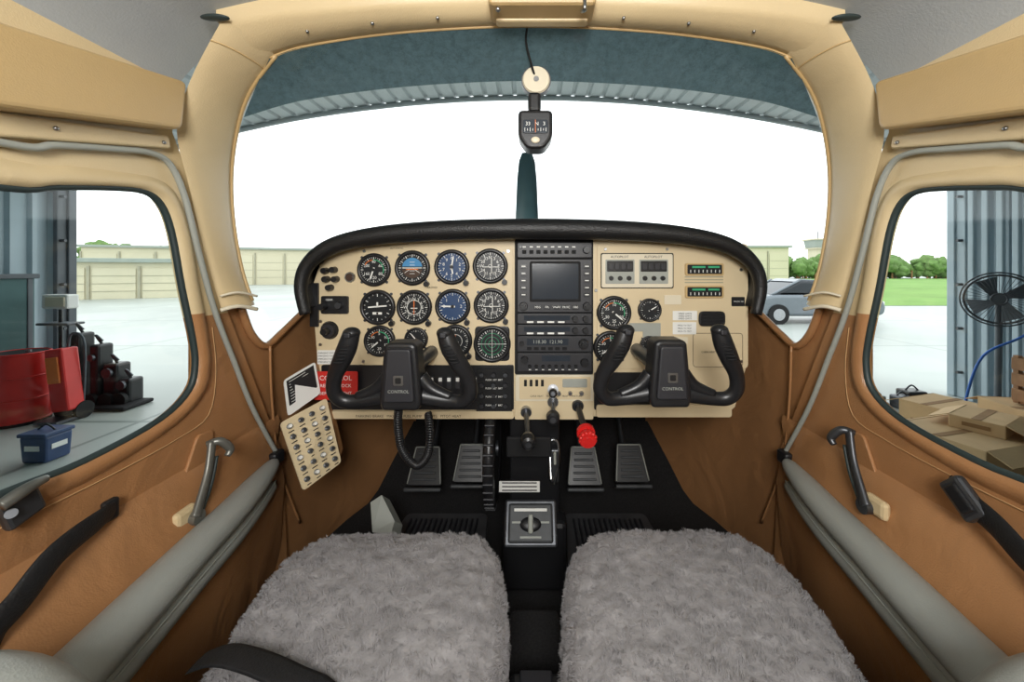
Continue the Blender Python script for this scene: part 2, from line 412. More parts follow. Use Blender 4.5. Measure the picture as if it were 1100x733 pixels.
# glareshield
g=MB()
L=mir([(328,338,.90),(323,308,.90),(331,284,.90),(356,265,.90),(400,254,.90),(470,248,.90),(570,246,.90)])
rr=[.012,.014,.016,.019,.021,.023,.024]; rr=rr+rr[:-1][::-1]
g.tube([P(*p) for p in L],rr,'black_pad',seg=16)
Lc=[Vector(a) for a in catmull([P(*p) for p in L],6)]
rows=[]
for k,(y,dz,sc) in enumerate([(.90,.016,1),(.95,.016,1.),(1.05,.012,1.02),(1.2,-.01,.99),(1.35,-.03,.93),(1.56,-.04,.88)]):
    rows.append([Vector((p.x*sc,y,p.z+dz)) for p in Lc])
g.sheet(rows,'black_pad')
for px in (480,668): g.box(P(px,250,.885),(.02,.006,.012),'black_plastic',.002)
g.build('glareshield')

# ---------------- instrument panel ----------------
p=MB(MXZ((0,PD,CZ)))
def L2(px,py): return ((px-CX)*S,(CY-py)*S)
top=[(337,345),(336,305),(343,284),(362,268),(400,260),(470,256),(570,254)]
out=mir(top)
out=[L2(*a) for a in out]+[L2(*a) for a in [(802,395),(790,438),(778,447),(356,450),(348,436),(341,395)]]
p.plate(out,.02,'panel_beige',Matrix.Translation((0,0,-.01)),bev=.003)
def rect(mb,x0,y0,x1,y1,m,z=.003,th=.006,r=2,bev=.0008):
    a=L2(x0,y0);b=L2(x1,y1)
    mb.plate(rpoly([(a[0],b[1]),(b[0],b[1]),(b[0],a[1]),(a[0],a[1])],r*S,3),th,m,Matrix.Translation((0,0,z-th/2)),bev=min(bev,th*.4))
def knob(mb,px,py,r,h,m='black_plastic',z=0,cap=None):
    a=L2(px,py); mb.cyl((a[0],a[1],z),(a[0],a[1],z+h),r*S,m,r2=r*S*.85,seg=16)
    if cap: mb.cyl((a[0],a[1],z+h),(a[0],a[1],z+h+.001),r*S*.5,cap,seg=12)
rect(p,385,265,551,392,'panel_beige',z=.004,r=6)
rect(p,641,262,803,396,'panel_beige',z=.003,r=5)
rect(p,553,257,637,402,'black_matte',z=.004,r=2)
rect(p,346,392,552,440,'black_plastic',z=.004,r=2)
rect(p,346,441,552,449,'panel_beige',z=.008,r=2)
rect(p,638,400,700,440,'black_plastic',z=.004,r=2)
rect(p,700,426,786,432,'black_matte',z=.004,r=1)
rect(p,640,434,784,447,'panel_beige',z=.010,r=3)
rect(p,334,304,343,351,'black_plastic',z=.006,r=1)
rect(p,346,318,375,337,'black_plastic',z=.006,r=2)
p.text('GEAR',L2(355,322)[0],L2(355,322)[1],.0065,.007,'white_paint')
for a in [(351,291),(360,290),(352,300),(362,300),(356,309)]: knob(p,a[0],a[1],3.6,.016,z=.002)
knob(p,376,298,6,.004,'metal'); knob(p,376,298,4.6,.005,'dial_brown')
knob(p,350,329,4,.02,z=.006); knob(p,366,328,4,.01,'metal_dark',z=.006)
knob(p,354,355,10,.006,'black_plastic'); knob(p,354,355,8,.012,'avionics'); knob(p,354,355,4,.03,'black_plastic')
for r_ in [(342,376,366,391,'white_paint'),(722,334,748,344,'white_paint'),(722,346,747,359,'white_paint'),(713,317,731,327,'panel_light'),(690,356,709,366,'seal_grey'),(720,362,738,369,'panel_light'),(675,347,709,356,'seal_grey')]:
    rect(p,r_[0],r_[1],r_[2],r_[3],r_[4],z=.0046,th=.001,r=.5,bev=0)
for k in range(4):
    a=L2(354,379+k*3.2); p.text('EMERGENCY EXIT PULL',a[0],a[1],.0052,.0048,'black_matte')
for k in range(3):
    a=L2(735,337+k*2.6); p.text('SPEED LIMITS',a[0],a[1],.0052,.0055,'black_matte')
    a=L2(734.5,349.5+k*3.2); p.text('PRESS TO TEST',a[0],a[1],.0052,.005,'black_matte')
for k in range(9):
    px=437+k*9.2; rect(p,px-2.6,404,px+2.6,417,'avionics',z=.008,th=.005,r=1); rect(p,px-1.8,405,px+1.8,409,'white_paint',z=.0088,th=.001,r=.3,bev=0)
rect(p,512,396,550,442,'black_matte',z=.007,r=1)
for i in range(3):
    for j in range(4): knob(p,518+i*12.5,402+j*11,2.6,.006,'avionics' if (i+j)%2 else 'metal_dark',z=.007)
for k in range(5): a=L2(531,407.5+k*9); p.text('PUSH  SET  BRT',a[0],a[1],.0076,.006,'white_paint')
for k in range(5): knob(p,375+k*12,432,2.6,.01,'metal_dark',z=.004)
a=L2(440,446); p.text('PARKING BRAKE   MASTER   FUEL PUMP   LIGHTS   PITOT HEAT',a[0],a[1],.009,.009,'dial_brown')
rect(p,645,272,723,310,'black_matte',z=.0042,r=2); rect(p,646,273,722,309,'panel_light',z=.005,r=2)
for rx,ry in [(650,279),(686,279)]:
    rect(p,rx,ry,rx+31,ry+26,'seal_grey',z=.0058,r=1)
    rect(p,rx+1.5,ry+1.5,rx+29.5,ry+13,'black_plastic',z=.007,r=1)
    for k in range(4):
        rect(p,rx+3+k*6.6,ry+4,rx+8+k*6.6,ry+11,'avionics',z=.011,th=.005,r=1)
    for k in range(3): knob(p,rx+6+k*9.5,ry+20,2.6,.006,'black_plastic',z=.0058)
    a=L2(rx+15,ry-2.8); p.text('AUTOPILOT',a[0],a[1],.0058,.008,'black_matte')
for y0 in (283,307):
    rect(p,735,y0,776,y0+13,'vinyl_cream_dark',z=.008,r=2); rect(p,737,y0+1.5,774,y0+11.5,'dial_black',z=.0085,th=.002,r=1)
    rect(p,742,y0+3,756,y0+5,'green_mark',z=.0092,th=.001,r=.3,bev=0); rect(p,759,y0+3,771,y0+5,'green_mark',z=.0092,th=.001,r=.3,bev=0)
    for q_ in range(8): rect(p,740+q_*4.4,y0+7,740.7+q_*4.4,y0+10,'white_paint',z=.0092,th=.001,r=.1,bev=0)
for k in range(3): rect(p,735,297+k*3,776,298.2+k*3,'building_line',z=.004,th=.001,r=.3,bev=0)
rect(p,749,334,777,350,'black_plastic',z=.012,r=5,bev=.003)
for k in range(4): rect(p,752,336.5+k*3.4,774,338+k*3.4,'black_matte',z=.014,th=.002,r=.5,bev=0)
rect(p,785,319,799,329,'black_matte',z=.005,r=1); a=L2(792,324); p.text('STATIC AIR',a[0],a[1],.0057,.0048,'white_paint')
for (px,py) in [(345,345),(795,290),(795,388),(650,268),(716,268),(392,270),(546,270),(391,388),(646,388),(345,370),(782,440),(650,440),(640,312)]:
    knob(p,px,py,1.7,.002,'metal',z=.004)
for (px,py,t) in [(427,267,'ALT STATIC'),(465,309,'AIRSPEED'),(760,378,'CABIN HEAT')]:
    a=L2(px,py); p.text(t,a[0],a[1],.0052,.006,'black_matte')
gp=[L2(*a) for a in [(744,358),(797,358),(797,394),(744,394)]]
p.tube([Vector((a[0],a[1],.003)) for a in rpoly(gp,.008,3)],.0007,'dial_brown',seg=5,sub=1,closed=True)
p.build('instrument_panel')

def gauge(name,px,py,r,kind='dial',face='dial_black',n=12,needles=((40,.7),),z0=.004,nums=None):
    c=L2(px,py); g=MB(MXZ((c[0],PD,CZ+c[1]))); R=r*S
    if kind=='square':
        q=R*.98
        g.plate(rpoly([(-q,-q),(q,-q),(q,q),(-q,q)],R*.25),.012,'black_plastic',Matrix.Translation((0,0,z0-.004)),bev=.002)
    else:
        g.cyl((0,0,0),(0,0,z0+.004),R*1.06,'black_plastic',r2=R*1.03,seg=40)
    g.ring((0,0,z0+.005),R*.93,R*.12,'black_plastic',seg=40,z=.8)
    if kind!='square':
        for a in (45,135,225,315):
            a=math.radians(a); g.cyl((math.cos(a)*R*1.1,math.sin(a)*R*1.1,0),(math.cos(a)*R*1.1,math.sin(a)*R*1.1,z0+.002),R*.09,'metal_dark',seg=8)
    z=z0+.0045
    def disc(rr,m,z,a0=0,a1=360,seg=36,r0=0):
        pts=[Vector((math.cos(math.radians(a0+(a1-a0)*k/seg))*rr,math.sin(math.radians(a0+(a1-a0)*k/seg))*rr,z)) for k in range(seg+(a1-a0<360))]
        g.poly(pts,m)
    disc(R*.86,face,z)
    if kind=='att':
        disc(R*.6,'sky_blue',z+.0006,8,172); disc(R*.6,'dial_brown',z+.0006,188,352)
        g.box((0,0,z+.001),(R*1.15,R*.045,.0006),'white_paint')
        for k in range(-2,3):
            if k: g.box((0,k*R*.17,z+.001),(R*.3,R*.025,.0006),'white_paint')
        g.box((0,-R*.08,z+.0016),(R*.7,R*.06,.0006),'orange_mark')
        for sgn in (-1,1): g.box((sgn*R*.25,-R*.16,z+.0012),(R*.45,R*.03,.0006),'white_paint',R=Matrix.Rotation(sgn*-.6,4,'Z'))
    for k in range(n*(1 if n>30 else 3)):
        tot=n*(1 if n>30 else 3)
        a=2*math.pi*k/tot; M=(k%3==0); l=R*(.16 if M else .08)
        g.box((math.sin(a)*(R*.8-l/2),math.cos(a)*(R*.8-l/2),z+.0008),(R*(.035 if M else .02),l,.0005),'white_paint',R=Matrix.Rotation(-a,4,'Z'))
    if nums:
        for k,t in enumerate(nums):
            a=2*math.pi*k/len(nums); g.text(t,math.sin(a)*R*.5,math.cos(a)*R*.5,z+.001,R*.26,'white_paint')
    if kind=='hsi':
        g.ring((0,0,z+.001),R*.42,R*.02,'white_paint',seg=28,s2=4)
        g.box((0,0,z+.0015),(R*.05,R*.8,.0008),'orange_mark'); g.box((0,-R*.05,z+.0015),(R*.4,R*.05,.0008),'white_paint'); g.box((0,-R*.25,z+.0015),(R*.2,R*.04,.0008),'white_paint')
    if kind=='cdi':
        g.box((R*.08,0,z+.0015),(R*.04,R*.9,.0008),'white_paint'); g.box((0,-R*.05,z+.0015),(R*.9,R*.04,.0008),'white_paint')
        g.ring((0,0,z+.001),R*.1,R*.02,'white_paint',seg=16,s2=4)
    if kind=='turn':
        g.box((0,R*.05,z+.0015),(R*1.1,R*.08,.0008),'white_paint',R=Matrix.Rotation(.08,4,'Z')); g.box((0,R*.18,z+.0015),(R*.1,R*.25,.0008),'white_paint')
        g.box((0,-R*.35,z+.0015),(R*.55,R*.14,.0008),'white_paint'); g.ell((0,-R*.35,z+.002),(R*.07,R*.07,.001),'black_matte',8,6)
    if kind=='square':
        for q_ in (.2,.4,.6): g.ring((0,0,z+.001),R*q_,R*.012,'green_mark',seg=28,s2=4)
        g.box((0,0,z+.0014),(R*.02,R*1.3,.0005),'white_paint'); g.box((0,0,z+.0014),(R*1.3,R*.02,.0005),'white_paint')
    if kind=='asi':
        for a0,a1,m in ((-20,95,'green_mark'),(95,150,'orange_mark')):
            pts=[Vector((math.cos(math.radians(a0+(a1-a0)*k/12))*R*.62,math.sin(math.radians(a0+(a1-a0)*k/12))*R*.62,z+.001)) for k in range(13)]
            g.tube(pts,R*.035,m,seg=4,sub=1)
    for a,l in needles:
        a=math.radians(a)
        g.add([(-R*.05,-R*.15,0),(R*.05,-R*.15,0),(R*.04,R*l*.8,0),(0,R*l,0),(-R*.04,R*l*.8,0)],[[0,1,2,3,4]],'white_paint',M=Matrix.Translation((0,0,z+.003))@Matrix.Rotation(-a,4,'Z'),smooth=False)
    if needles: g.cyl((0,0,z),(0,0,z+.004),R*.1,'black_plastic',seg=12)
    if kind in('hsi','cdi','alt','att','turn'):
        g.cyl((R*.85,-R*.95,0),(R*.85,-R*.95,.016),R*.16,'black_plastic',seg=12)
    g.build(name)
gauge('airspeed_indicator',403,290,17,'asi',n=12,needles=((200,.7),),nums=['40','60','80','120','160','200'])
gauge('attitude_indicator',444,288,18,'att',n=12,needles=())
gauge('altimeter',486,287,18,'alt','dial_blue',n=10,needles=((10,.7),(170,.45)),nums=list('0123456789'))
gauge('course_deviation_indicator',527,286,18,'cdi',n=12,needles=(),nums=['N','3','6','E','12','15','S','21','24','W','30','33'])
gauge('turn_coordinator',407,330,18,'turn',n=6,needles=())
gauge('heading_indicator',446,330,18,'hsi',n=12,needles=(),nums=['N','3','6','E','12','15','S','21','24','W','30','33'])
gauge('vertical_speed_indicator',487,329,18,'alt','dial_blue',n=10,needles=((272,.72),),nums=['','1','2','','','','2','1'])
gauge('course_deviation_indicator',528,328,18,'cdi',n=12,needles=(),nums=['N','3','6','E','12','15','S','21','24','W','30','33'])
gauge('tachometer',409,366,16,'asi',n=10,needles=((230,.7),),nums=['5','10','15','20','25','30'])
gauge('suction_gauge',448,364,12,n=8,needles=((320,.7),))
gauge('adf_bearing_indicator',490,366,17,'hsi',n=12,needles=((315,.7),))
gauge('weather_detection_display',529,369,19,'square',n=12,needles=())
gauge('manifold_pressure_gauge',659,336,17.5,'asi',n=12,needles=((130,.7),),nums=['10','15','20','25','30','35'])
gauge('fuel_flow_gauge',697,333,12,n=8,needles=((60,.7),))
gauge('engine_tachometer',655,373,17,'asi',n=10,needles=((235,.7),),nums=['5','10','15','20','25','30'])
gauge('clock',697,371,10,n=8,needles=((60,.7),(150,.5)))

# radio stack
q=MB(MXZ((0,PD,CZ)))
def unit(y0,y1,z=.012): rect(q,556,y0,635,y1,'avionics',z=z,th=.012,r=1.5,bev=.001)
unit(261,277); 
for k in range(8): rect(q,561+k*7.5,269,565.5+k*7.5,273,'black_matte',z=.014,th=.003,r=.8,bev=.0003); rect(q,561.5+k*7.5,265,565+k*7.5,266.3,'white_paint',z=.0125,th=.001,r=.2,bev=0)
knob(q,629,269,4,.012,z=.012); knob(q,559.5,266,1.6,.006,z=.012)
unit(279,335,.013); rect(q,569,281,623,324,'black_matte',z=.0145,th=.003,r=2); rect(q,571.5,283.5,620.5,321,'screen',z=.0152,th=.001,r=1,bev=0)
for sx_ in (562.5,629.5):
    for k in range(5): rect(q,sx_-3.4,284+k*7.5,sx_+3.4,288.5+k*7.5,'black_plastic',z=.0165,th=.004,r=1,bev=.0004); 
    for k in range(5): rect(q,sx_-2,285.8+k*7.5,sx_+2,286.8+k*7.5,'white_paint',z=.0168,th=.0005,r=.2,bev=0)
    knob(q,sx_,328.5,4.6,.012,z=.013); knob(q,sx_,328.5,2.8,.02,z=.013)
for k in range(5): rect(q,574+k*10,327,581+k*10,332,'black_plastic',z=.0165,th=.004,r=1,bev=.0004); a=L2(577.5+k*10,329.5); q.text(['MSG','FPL','VNAV','PROC','OBS'][k],a[0],a[1],.0168,.007,'white_paint')
for y0 in (336.5,348.5):
    unit(y0,y0+10.8); rect(q,563,y0+2,612,y0+7,'screen',z=.0126,th=.001,r=.5,bev=0)
    for x_ in (617,628): knob(q,x_,y0+5.5,3.3,.014,z=.012)
    for k in range(4): rect(q,566+k*11,y0+8,573+k*11,y0+9.8,'white_paint',z=.0125,th=.001,r=.3,bev=0)
unit(360.5,377); rect(q,566,363,610,370,'screen',z=.0126,th=.001,r=.5,bev=0)
a=L2(588,366.5); q.text('118.30  121.90',a[0],a[1],.0134,.012,'seal_grey')
for k in range(6): rect(q,566+k*7.5,372,571+k*7.5,375,'black_matte',z=.014,th=.003,r=.5,bev=.0003)
knob(q,626,368.5,5.5,.012,z=.012); knob(q,626,368.5,3.3,.02,z=.012); knob(q,560.5,368,2.4,.01,z=.012)
unit(378.5,398); rect(q,582,381,612,387,'screen',z=.0126,th=.001,r=.5,bev=0)
for k in range(8): knob(q,569+k*7,392.5,2,.004,'black_matte',z=.012)
for k in range(8): rect(q,568+k*7,395.5,570.4+k*7,396.3,'white_paint',z=.0125,th=.001,r=.1,bev=0)
knob(q,563.5,385,4,.012,z=.012); knob(q,627,388,4.5,.012,z=.012)
q.build('avionics_radio_stack')
q=MB(MXZ((0,PD,CZ)))
rect(q,554,402,637,430,'panel_light',z=.008,th=.01,r=1.5); rect(q,558,404,634,428,'panel_beige',z=.009,th=.003,r=1)
for k in range(4): rect(q,563+k*6,407,566+k*6,414,'black_matte',z=.010,th=.002,r=.4,bev=0)
rect(q,604,406,630,415,'seal_grey',z=.011,th=.003,r=1)
a=L2(597,424.5); q.text('CARB HEAT    THROTTLE     PROP     MIXTURE',a[0],a[1],.0095,.006,'black_matte')
for k in range(3): knob(q,600+k*12,421,2.4,.008,'metal',z=.009)
rect(q,553,430,637,450,'panel_beige',z=.006,th=.008,r=2)
q.build('throttle_quadrant_panel')

def pull(name,b,e,rk,m,ln=.024):
    k=MB(); A=P(*b);E=P(*e); d=(E-A).normalized()
    k.cyl(A,A+d*.015,.013,'metal',seg=16); k.cyl(A,E,.0055,'metal_dark')
    k.cyl(E-d*.004,E+d*ln*.4,rk*.75,m,r2=rk,seg=24); k.cyl(E+d*ln*.4,E+d*ln,rk,m,r2=rk*.92,seg=24); k.cyl(E+d*ln,E+d*(ln+.004),rk*.92,m,r2=rk*.6,seg=24)
    k.cyl(E+d*(ln+.004),E+d*(ln+.005),rk*.4,'metal_dark',seg=12)
    k.build(name)
pull('throttle_knob',(565,440,.95),(567,470,.84),.016,'black_plastic')
pull('propeller_control_knob',(594,430,.95),(594,446,.86),.015,'black_plastic')
pull('carburetor_heat_knob',(594,418,.95),(594,422,.89),.010,'black_plastic',.014)
k=MB(); A=P(620,434,.95);E=P(629,464,.85); d=(E-A).normalized()
k.cyl(A,E,.007,'black_plastic'); k.cyl(A,A+d*.012,.014,'metal_dark'); k.cyl(E-d*.002,E+d*.006,.02,'red_plastic')
x_=d.orthogonal().normalized();y_=d.cross(x_)
k.cyl(E+d*.006,E+d*.018,.013,'red_plastic',r2=.018)
for i in range(12):
    a=2*math.pi*i/12; c0=E+d*.024+(x_*math.cos(a)+y_*math.sin(a))*.0155; k.ell(c0,(.0052,.0068,.0052),'red_plastic',8,6)
k.cyl(E+d*.016,E+d*.032,.0165,'red_plastic',seg=24); k.cyl(E+d*.032,E+d*.034,.01,'red_plastic',seg=16)
k.build('mixture_knob')
k=MB(); k.cyl(P(590,470,1.0),P(592,515,.96),.006,'metal'); k.tube([P(586,480,.99),P(590,474,.97),P(598,474,.97),P(600,490,.965),P(596,520,.96)],.004,'metal',seg=8); k.build('cowl_flap_lever')

# ---------------- yokes ----------------
def yoke(cx,cy,d,name):
    y=MB(); s_=d/F
    c=P(cx,cy,d); y.M=MXZ((c.x,d,c.z))
    l=lambda a,b,z=0:Vector((a*s_,-b*s_,z))
    y.cyl(l(0,0,-.24),l(0,0,-.02),.016,'metal_dark',seg=20)
    y.cyl(l(0,0,-.235),l(0,0,-.215),.035,'black_plastic',seg=24)
    hub=[(-17,-34),(-12,-37),(12,-37),(17,-34),(22,24),(19,34),(-19,34),(-22,24)]
    y.plate(rpoly([(a*s_,-b*s_) for a,b in hub],.006),.05,'black_plastic',Matrix.Translation((0,0,.0)),bev=.007)
    hub2=[(-12,-31),(12,-31),(16,24),(-16,24)]
    y.plate(rpoly([(a*s_,-b*s_) for a,b in hub2],.006),.012,'avionics',Matrix.Translation((0,0,.026)),bev=.003)
    ring_=[(-5,-4),(5,-4),(5,6),(-5,6)]
    y.plate(rpoly([(a*s_,-b*s_) for a,b in ring_],.002),.002,'metal',Matrix.Translation((0,0,.0325)))
    y.plate(rpoly([(a*s_*.6,-(b*.6+.4)*s_) for a,b in ring_],.002),.0026,'black_plastic',Matrix.Translation((0,0,.0328)))
    y.text('CONTROL',0,-.022,.0325,.008,'seal_grey')
    for s2 in (-1,1):
        pts=[l(s2*12,21,0),l(s2*30,25,0),l(s2*50,28,.0),l(s2*64,27,.004),l(s2*72,17,.01),l(s2*70,0,.016),l(s2*61,-17,.024),l(s2*53,-33,.03),l(s2*48,-48,.032)]
        y.tube(pts,[.018,.015,.0135,.0135,.0135,.014,.0165,.0175,.015],'black_plastic',seg=16,flat=.85,up=(0,0,1))
        y.ell(l(s2*48,-48,.032),(.0155,.011,.015),'black_plastic')
        y.tube([l(s2*18,2,0),l(s2*30,15,0),l(s2*50,24,0)],[.014,.012,.010],'black_plastic',seg=12)
        for k_ in range(6):
            t=.25+k_*.12; a_=l(s2*(62-13*t),-12-28*t,.045)
            y.ell(a_+Vector((0,0,-.004)),(.010,.0022,.006),'black_matte',10,6)
        y.box(l(s2*48,-47,.048),(.011,.009,.008),'avionics',.002)
    y.build(name)
yoke(434,403,.74,'control_yoke')
yoke(716,400,.74,'control_yoke')
rt=MB(MXZ((0,PD,CZ))); rect(rt,342,397,388,427,'red_paint',z=.02,th=.003,r=2,bev=.0005)
for t,y0,sz in (('CONTROL',404,.016),('REMOVE LOCK',412,.011),('BEFORE FLIGHT',420,.011)):
    a=L2(365,y0); rt.text(t,a[0],a[1],.0206,sz,'white_paint')
rt.cyl((L2(365,395)[0],L2(365,395)[1],.0),(L2(365,395)[0],L2(365,395)[1],.022),.003,'metal')
rt.build('control_lock_tag')
cc=MB()
path=catmull([P(428,440,.78),P(428,462,.79),P(433,485,.80),(P(447,500,.80)),P(459,490,.80),P(462,468,.82),P(460,445,.88)],22)
path=[Vector(a) for a in path]; hp=[]
for i in range(len(path)-1):
    for k in range(4):
        t=k/4; c0=path[i].lerp(path[i+1],t); tt=(path[i+1]-path[i]).normalized(); u=Vector((0,1,0)); w_=tt.cross(u).normalized(); u=w_.cross(tt)
        a=(i*4+k)*2*math.pi/9.; hp.append(c0+w_*math.cos(a)*.0065+u*math.sin(a)*.0065)
cc.tube(hp,.0026,'black_plastic',seg=6,sub=1)
cc.build('coiled_microphone_cord')

# ---------------- breaker panel & placard ----------------
def quadlerp(q,u,v): return q[0].lerp(q[1],u).lerp(q[3].lerp(q[2],u),v)
Q4=[P(300,455,.84),P(350,428,.925),P(366,497,.91),P(325,528,.82)]
nrm=(Q4[1]-Q4[0]).cross(Q4[3]-Q4[0]).normalized()
if nrm.y>0: nrm=-nrm
cb=MB()
def slab(mb,Q,th,m,ins=0.):
    c0=sum(Q,Vector())/4; A=[q.lerp(c0,ins) for q in Q]
    pts=[]
    for i in range(4):
        a=A[i-1]-A[i];b2=A[(i+1)%4]-A[i]; r0=.008
        for k in range(4):
            t=k/3; pts.append((A[i]+a.normalized()*r0)*(1-t)**2+A[i]*2*t*(1-t)+(A[i]+b2.normalized()*r0)*t*t)
    n=len(pts); v=[p_ for p_ in pts]+[p_+nrm*th for p_ in pts]
    mb.add(v,[list(range(n))[::-1],list(range(n,2*n))]+[[i,(i+1)%n,n+(i+1)%n,n+i] for i in range(n)],m,smooth=False)
slab(cb,Q4,.004,'panel_beige')
for r_ in range(6):
    for k in range(4):
        c0=quadlerp(Q4,(k+.6)/4.2,(r_+.7)/6.4)+nrm*.004
        cb.cyl(c0,c0+nrm*.002,.006,'metal',seg=12); cb.cyl(c0+nrm*.002,c0+nrm*.008,.0038,'metal_dark' if (r_+k)%3 else 'white_paint',seg=10)
        c1=quadlerp(Q4,(k+.6)/4.2,(r_+1.2)/6.4)+nrm*.0045; e1=(Q4[1]-Q4[0]).normalized(); e2=nrm.cross(e1)
        cb.poly([c1-e1*.006-e2*.001,c1+e1*.006-e2*.001,c1+e1*.006+e2*.001,c1-e1*.006+e2*.001],'black_matte')
fwd=Vector((0,.045,.0))
cm=sum(Q4,Vector())/4
Qi=[q.lerp(cm,.08) for q in Q4]
cb.add(Qi+[q.lerp(cm,.2)+fwd for q in Qi],[[0,1,5,4],[1,2,6,5],[2,3,7,6],[3,0,4,7],[4,5,6,7]],'leather_tan',smooth=False)
cb.build('circuit_breaker_panel')
pc=MB(); Q5=[P(304,409,.86),P(338,389,.93),P(344,423,.925),P(309,448,.86)]
slab(pc,Q5,.003,'white_paint'); 
v=[q+nrm*.0035 for q in Q5]; cm=sum(v,Vector())/4; v2=[a.lerp(cm,.14) for a in v]; v2[2]=v2[2].lerp(v2[1],.2); v2[3]=v2[3].lerp(v2[0],.2); pc.poly(v2,'paper_black')
for k in range(8):
    a=quadlerp(v2,.08,(k+.7)/8.6)+nrm*.0006;b2=quadlerp(v2,.6+.3*random.random(),(k+.7)/8.6)+nrm*.0006; u=(v2[3]-v2[0]).normalized()*.0012
    pc.poly([a,b2,b2+u,a+u],'white_paint')
Qi=[q.lerp(cm,.08) for q in Q5]
pc.add(Qi+[q.lerp(cm,.2)+fwd for q in Qi],[[0,1,5,4],[1,2,6,5],[2,3,7,6],[3,0,4,7],[4,5,6,7]],'leather_tan',smooth=False)
pc.build('checklist_placard')

# ---------------- pedestal ----------------
pd=MB()
pd.plate(rpoly([(.97,.44),(.985,.30),(1.0,.12),(.97,.06),(.97,.0),(1.3,0),(1.3,.44)],.01),.125,'black_plastic',MYZ(.01),bev=.006)
pd.box((.01,.985,.095),(.16,.06,.17),'black_plastic',.012)
R5=Matrix.Rotation(math.radians(50),4,'X')
pd.box(P(570,562,.955),(.128,.10,.012),'metal_dark',.006,R=R5)
pd.box(P(570,562,.948),(.108,.082,.012),'pedal_grey',.005,R=R5)
cP=P(570,562,.948); Rm=Matrix.Translation(cP)@R5
for (a,b_,w_,h_,m_) in [(0,.026,.08,.006,'white_paint'),(-.03,.0,.03,.004,'seal_grey'),(.03,.0,.03,.004,'seal_grey'),(0,-.03,.05,.004,'seal_grey')]:
    pd.box(Rm@Vector((a,b_,.0075)),(w_,h_,.002),m_,R=R5)
pd.ell(Rm@Vector((0,-.004,.008)),(.026,.016,.006),'black_plastic',R=R5); pd.box(Rm@Vector((0,-.004,.014)),(.012,.04,.012),'seal_grey',.004,R=R5)
pd.box(P(558,523,.96),(.10,.004,.026),'white_paint',.001); 
for k in range(3): pd.box(P(558,519+k*4,.957),(.085,.002,.002),'avionics')
pd.box(P(568,480,.962),(.11,.01,.05),'black_matte',.004)
pd.box(P(596,500,.965),(.02,.012,.08),'metal_dark',.003); pd.box(P(596,492,.955),(.006,.012,.03),'seal_grey',.002)
pd.build('center_pedestal')
tw=MB(Matrix.Translation((-.098,1.03,.33))@Matrix.Rotation(math.pi/2,4,'Y'))
tw.ring((0,0,0),.125,.014,'black_plastic',seg=48); tw.cyl((0,0,-.008),(0,0,.008),.118,'black_matte',seg=40)
for k in range(40):
    a=2*math.pi*k/40; tw.cyl((math.cos(a)*.139,math.sin(a)*.139,-.011),(math.cos(a)*.139,math.sin(a)*.139,.011),.003,'avionics',seg=6)
tw.cyl((0,0,-.014),(0,0,.014),.02,'metal_dark')
tw.build('elevator_trim_wheel')
def pedal(px,py,d):
    m=MB(Matrix.Translation(P(px,py,d))@Matrix.Rotation(math.radians(-28),4,'X')@Matrix(((1,0,0,0),(0,0,-1,0),(0,1,0,0),(0,0,0,1))))
    w_,h_=.056,.058
    m.plate(rpoly([(-w_,-h_),(w_,-h_),(w_*.72,h_),(-w_*.72,h_)],.01),.014,'black_plastic',bev=.003)
    for k in range(5):
        t=-.7+k*.32; ww=w_*(.86-.14*(t+1))*1.6; m.box((0,t*h_,.009),(ww,.007,.006),'pedal_grey',.002)
    for sg in (-1,1): m.tube([(sg*w_*.92,-h_*.9,.008),(sg*w_*.66,h_*.9,.008)],.002,'seal_grey',seg=6)
    m.tube([(-w_*.66,h_*.9,.008),(w_*.66,h_*.9,.008)],.002,'seal_grey',seg=6)
    m.tube([(0,0,-.01),(0,.05,-.08),(0,.2,-.12)],.01,'metal_dark',seg=8)
    m.box((0,-h_-.010,.010),(w_*2.05,.012,.03),'pedal_grey',.004)
    m.build('rudder_pedal')
for a in [(458,500,1.25),(506,497,1.27),(627,500,1.25),(677,497,1.27)]: pedal(*a)
for x0 in (-.27,.24):
    mt=MB(); mt.plate(rpoly([(x0-.16,.98),(x0+.15,.98),(x0+.13,1.27),(x0-.13,1.27)],.02),.008,'mat_rubber',Matrix.Translation((0,0,.006)),bev=.003)
    for k in range(14): mt.box((x0-.105+k*.016,1.12,.014),(.006,.22,.009),'avionics',.001)
    mt.build('rubber_floor_mat')
rg=MB(); a=[P(398,540,1.0),P(410,532,1.02),P(424,560,.99),P(420,574,.97),P(400,572,.97)]
rg.add(a+[q+Vector((.01,.03,-.03)) for q in a],[[0,1,2,3,4],[9,8,7,6,5]]+[[i,(i+1)%5,5+(i+1)%5,5+i] for i in range(5)],'seal_grey',smooth=False); 
rg.box(P(410,560,1.03)+Vector((0,.02,-.06)),(.03,.03,.16),'black_matte',.004)
rg.build('fire_extinguisher_bracket_flap')
tn=MB(); tn.box((.008,.56,.05),(.1,.5,.1),'carpet',.01); tn.box((.008,.50,.13),(.085,.22,.09),'black_plastic',.01); 
tn.box((.008,.50,.178),(.05,.02,.006),'red_paint',.002); tn.box((.008,.58,.178),(.05,.05,.008),'avionics',.003)
tn.cyl((.008,.46,.175),(.008,.46,.19),.02,'black_matte')
tn.build('fuel_selector_console')

